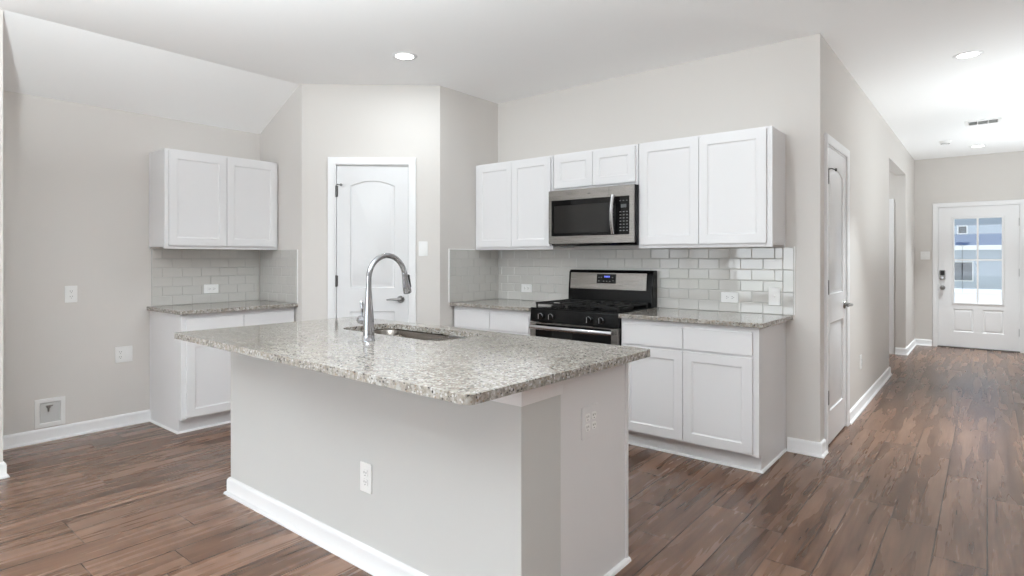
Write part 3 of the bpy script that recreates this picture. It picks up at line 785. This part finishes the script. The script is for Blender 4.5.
plate('outlet', 'white horizontal outlet on the tile right of the range', 'outlet', (-1.43, YR-TO, 1.018), 0, dh, .122, .074)
plate('light_switch', 'white switch plate on the tile at the right end of the counter', 'light switch', (-1.128, YR-TO, 1.037), 0, [('t', 0, 0)], .076, .122)
ps = Vector(PA)+Vector((math.cos(PR), math.sin(PR)))*1.02
plate('light_switch', 'white light switch on the angled wall right of the pantry door', 'light switch', (ps.x, ps.y, 1.379), PR, [('t', 0, 0)], .076, .125)
plate('outlet', 'white outlet low on the hallway wall past the closet door', 'outlet', (XH, 5.80, .405), PI/2, dv)
plate('light_switch', 'white double light switch left of the front door', 'light switch', (-.715, YF, 1.34), 0, [('r', -.023, 0), ('r', .023, 0)], .116, .122)
plate('outlet', 'white outlet low on the long grey side of the island', 'outlet', (-2.026, IY0, .376), 0, dv, .076, .124)
plate('outlet_plate', 'white double plate on the shaded end of the island', 'outlet', (IX1-.002, 1.952, .665), PI/2, [('d', -.023, .0195), ('d', -.023, -.0195), ('d', .023, .0195), ('d', .023, -.0195)], .118, .124, m=CAB)

# fridge water box
B_ = thing('water_supply_box', 'white recessed water supply box just above the left baseboard', 'water box', (XL, 1.158, .2), PI/2)
mb = MB(); mb.sweep(rect(-.088, .088, -.10, .10), [(0, 0), (.0, -.008), (.026, -.010), (.030, -.004), (.030, -.001), (.026, 0)], lambda a, b, h: (a, h, b), closed=True); mb.build('frame', PLASTIC, B_, smooth=40)
mb = MB(); mb.box(-.062, .062, -.0022, -.0004, -.074, .074); mb.build('recess_panel', BOXGREY, B_)
mb = MB(); mb.lathe([(0, -.03), (.009, -.03), (.009, 0), (0, 0)], 12, 'Y', (-.012, -.001, .042)); mb.tube([(-.012, -.02, .042), (-.012, -.022, .01)], .006, 8); mb.box(-.03, .010, -.032, -.027, .048, .056); mb.build('valve', BRASS, B_, smooth=40)

# ================================================================== ceiling fittings
def can_light(label, x, y, watts, group, r=.075, spread=180):
    L = thing('recessed_light', label, 'ceiling light', (x, y, ZC), 0, group)
    mb = MB(); mb.lathe([(r-.012, -.001), (r-.008, -.006), (r+.012, -.004), (r+.016, -.0005), (r+.016, .0), (r-.012, 0.0)][::-1]+[(r-.012, -.001)], 32); 
    mb.build('trim_ring', TRIM, L, smooth=40)
    mb = MB(); mb.lathe([(0, -.0005), (r-.012, -.0005), (r-.012, -.003), (0, -.0045)], 32); mb.build('lens', LENS, L, smooth=40)
    ld = bpy.data.lights.new('lamp', 'AREA'); ld.shape = 'DISK'; ld.size = 2*r-.03; ld.energy = watts; ld.color = (.888, .966, 1); ld.spread = math.radians(spread)
    lo = bpy.data.objects.new('lamp', ld); COL.objects.link(lo); lo.parent = L; lo.location = (0, 0, -.012)
    return L
can_light('round recessed ceiling light above the pantry door', -3.29, 2.81, CAN_W, None)
can_light('recessed ceiling light above the right kitchen counter, out of view', -1.3, 2.81, CAN_W, None)
can_light('recessed ceiling light over the living area, out of view', -3.29, -1.3, CAN_W, 'living area downlights')
can_light('recessed ceiling light over the living area, out of view', -1.3, -1.3, CAN_W, 'living area downlights')
can_light('recessed ceiling light nearest the viewer in the hallway', -.108, 5.36, HALL_W, None, spread=68)
can_light('added recessed fill light in the side passage, unseen', -2.0, 8.56, HALL_W, None)  # added lamp, unseen, brightens the wall inside the hallway opening
can_light('recessed ceiling light near the front door, beyond the vent', -.094, 9.80, HALL2_W, None, spread=68)

G_ = thing('fill_globe_lamp', 'added white globe fill lamp in the living area, unseen and switched off', 'ceiling light', (-2.0, -1.3, ZC), 0)  # added unseen lamp for flat frontal fill, left switched off
mb = MB(); mb.lathe([(0, 0), (.06, 0), (.055, -.02), (.012, -.03), (.012, -.20), (.05, -.21), (.05, -.23), (0, -.23)], 24); mb.build('stem', NICKEL, G_, smooth=40)
mb = MB(); mb.lathe([(.0, -.23)]+[(.17*math.sin(PI*k/12), -.40+.17*math.cos(PI*k/12)) for k in range(1, 12)]+[(0, -.57)], 28); gl = mb.build('shade', glass_mat('lamp_globe_glass', (.97, .97, .97, 1), .02), G_, smooth=60)
pl_ = bpy.data.lights.new('bulb', 'POINT'); pl_.energy = GLOBE_FILL_W; pl_.shadow_soft_size = .12; pl_.color = (.888, .966, 1)
po = bpy.data.objects.new('bulb', pl_); COL.objects.link(po); po.parent = G_; po.location = (0, 0, -.40)

for x, y, uw in ((-1.7, -.12, FILL_W), (-.6, -1.6, FILL2_W), (2.1, 1.9, FILL3_W)):  # added fill lamps, unseen, aimed up so the ceiling spreads soft light
    U_ = thing('fill_uplighter', 'added tall uplighter in the living area, unseen fill for the ceiling', 'floor lamp', (x, y, 0), 0, 'added fill uplighters')
    mb = MB(); mb.lathe([(0, 0), (.14, 0), (.14, .015), (.02, .03), (.012, .05), (.012, 1.68), (0, 1.68)], 24); mb.build('pole', NICKEL, U_, smooth=40)
    mb = MB(); mb.lathe([(.0, 1.66), (.05, 1.67), (.13, 1.72), (.18, 1.79), (.176, 1.79), (.126, 1.726), (.05, 1.68), (0, 1.675)], 28); mb.build('bowl_shade', PLASTIC, U_, smooth=60)
    ul = bpy.data.lights.new('bulb', 'AREA'); ul.shape = 'DISK'; ul.size = .26; ul.energy = uw; ul.color = (.888, .966, 1)
    uo = bpy.data.objects.new('bulb', ul); COL.objects.link(uo); uo.parent = U_; uo.location = (0, 0, 1.78); uo.rotation_euler = (PI, 0, 0)

for y in (6.4, 8.9):  # added unseen uplights that lift the hallway ceiling
    W_ = thing('hall_fill_uplighter', 'added small uplighter on the right hallway wall, unseen fill light', 'wall light', (.75, y, 1.05), 0, 'added hallway fill lights')
    mb = MB(); mb.lathe([(0, -.10), (.03, -.09), (.08, -.03), (.095, .06), (.09, .06), (.075, -.02), (0, -.07)], 24, o=(-.105, 0, 0)); mb.box(-.03, 0, -.03, .03, -.06, .04); mb.build('bowl_shade', PLASTIC, W_, smooth=60)
    wl = bpy.data.lights.new('bulb', 'AREA'); wl.shape = 'DISK'; wl.size = .15; wl.energy = HALL_FILL_W; wl.color = (.888, .966, 1)
    wo = bpy.data.objects.new('bulb', wl); COL.objects.link(wo); wo.parent = W_; wo.location = (-.105, 0, .055); wo.rotation_euler = (PI, 0, 0)

V_ = thing('ceiling_vent', 'white rectangular air vent on the hallway ceiling', 'vent', (-.035, 8.09, ZC), 0)
mb = MB(); mb.sweep(rect(-.155, .155, -.13, .13), [(0, 0), (0, -.006), (.03, -.010), (.034, -.004), (.034, 0)], XY, closed=True); mb.build('frame', PLASTIC, V_)
MB().box(-.125, .125, -.10, .10, -.002, -.0005).build('backing', BACKG, V_)
mb = MB()
for k in range(12):
    y = -.092+k*.0167
    for x0, x1, tl in ((-.123, -.048, 1), (-.042, .042, -1), (.048, .123, 1)):
        mb.prism([(y-.006, -.009), (y-.0048, -.009), (y+.0062*1, -.003), (y+.005, -.003)], lambda a, b, h: (h, a, b), x0, x1)
mb.box(-.048, -.042, -.10, .10, -.009, -.002).box(.042, .048, -.10, .10, -.009, -.002)
mb.build('louvres', PLASTIC, V_)
D_ = thing('smoke_detector', 'round white smoke detector on the hallway ceiling beside the vent', 'smoke detector', (-.41, 9.15, ZC), 0)
mb = MB(); mb.lathe([(0, -.034), (.04, -.034), (.052, -.028), (.058, -.012), (.066, -.010), (.068, 0), (0, 0)], 28); mb.build('housing', PLASTIC, D_, smooth=40)
mb = MB(); mb.lathe([(.0415, -.0338), (.0425, -.035), (.0465, -.0335), (.0475, -.0315)], 28); mb.build('sensor_slot', SLOT, D_, smooth=40)

# ================================================================== outside
struct(MB().box(-40, 40, -40, 60, -.25, -.15).build('ground', LAWN), 'lawn around the house', 'ground')
struct(MB().box(-9, 6, -14, -4.75, -.15, -.05).box(-12, -5.4, -4.75, 3, -.15, -.05).build('patio', CONC), 'pale concrete patio added outside the living area windows to bounce light in, unseen', 'patio')  # patio added as a pale reflector, sends sky light up to the ceiling
struct(MB().box(-3.5, 3.0, 10.9, 32.4, -.15, -.02).build('driveway', CONC), 'pale concrete drive seen through the front door glass', 'driveway')
H = thing('neighbour_house', 'grey-blue house across the street seen through the front door', 'house', (0, 33, 0), 0)
mb = MB(); mb.box(-8, 8, 0, 6, -.1, 5.0); 
for k in range(24): mb.prism([(-.012, .1+k*.2), (0, .1+k*.2), (0, .3+k*.2)], lambda a, b, h: (h, a, b), -8, 8)
mb.build('siding_wall', SIDING, H)
mb = MB(); mb.prism([(-1.0, 1.80), (-1.0, 1.86), (0, 2.38), (0, 2.28)], lambda a, b, h: (h, a, b), -8, 8); mb.build('porch_roof', HROOF, H)
MB().box(-8, 8, -1.06, -1.0, 1.66, 1.86).build('fascia', HTRIM, H)
MB().box(-8, 8, -1.0, 0, 1.68, 1.72).build('soffit', HTRIM, H)
mb = MB(); mb.prism([(-.5, 5.0), (3, 7.5), (6.5, 5.0)], lambda a, b, h: (h, a, b), -8.4, 8.4); mb.build('main_roof', HROOF, H)
for x0, x1, z0, z1, two in ((-1.25, -.52, .32, 1.12, True), (-1.0, -.72, 2.42, 2.72, False)):
    mb = MB(); mb.sweep(rect(x0-.05, x1+.05, z0-.05, z1+.05), [(0, 0), (0, -.04), (.05, -.04), (.05, 0)], lambda a, b, h: (a, h-.012, b), closed=True); wf = mb.build('window', HTRIM, H)
    MB().box(x0, x1, -.03, -.005, z0, z1).build('pane', HPANE, wf)
    if two: MB().box(x0, x1, -.036, -.028, z0, (z0+z1)/2).build('screen', HBLIND, wf)
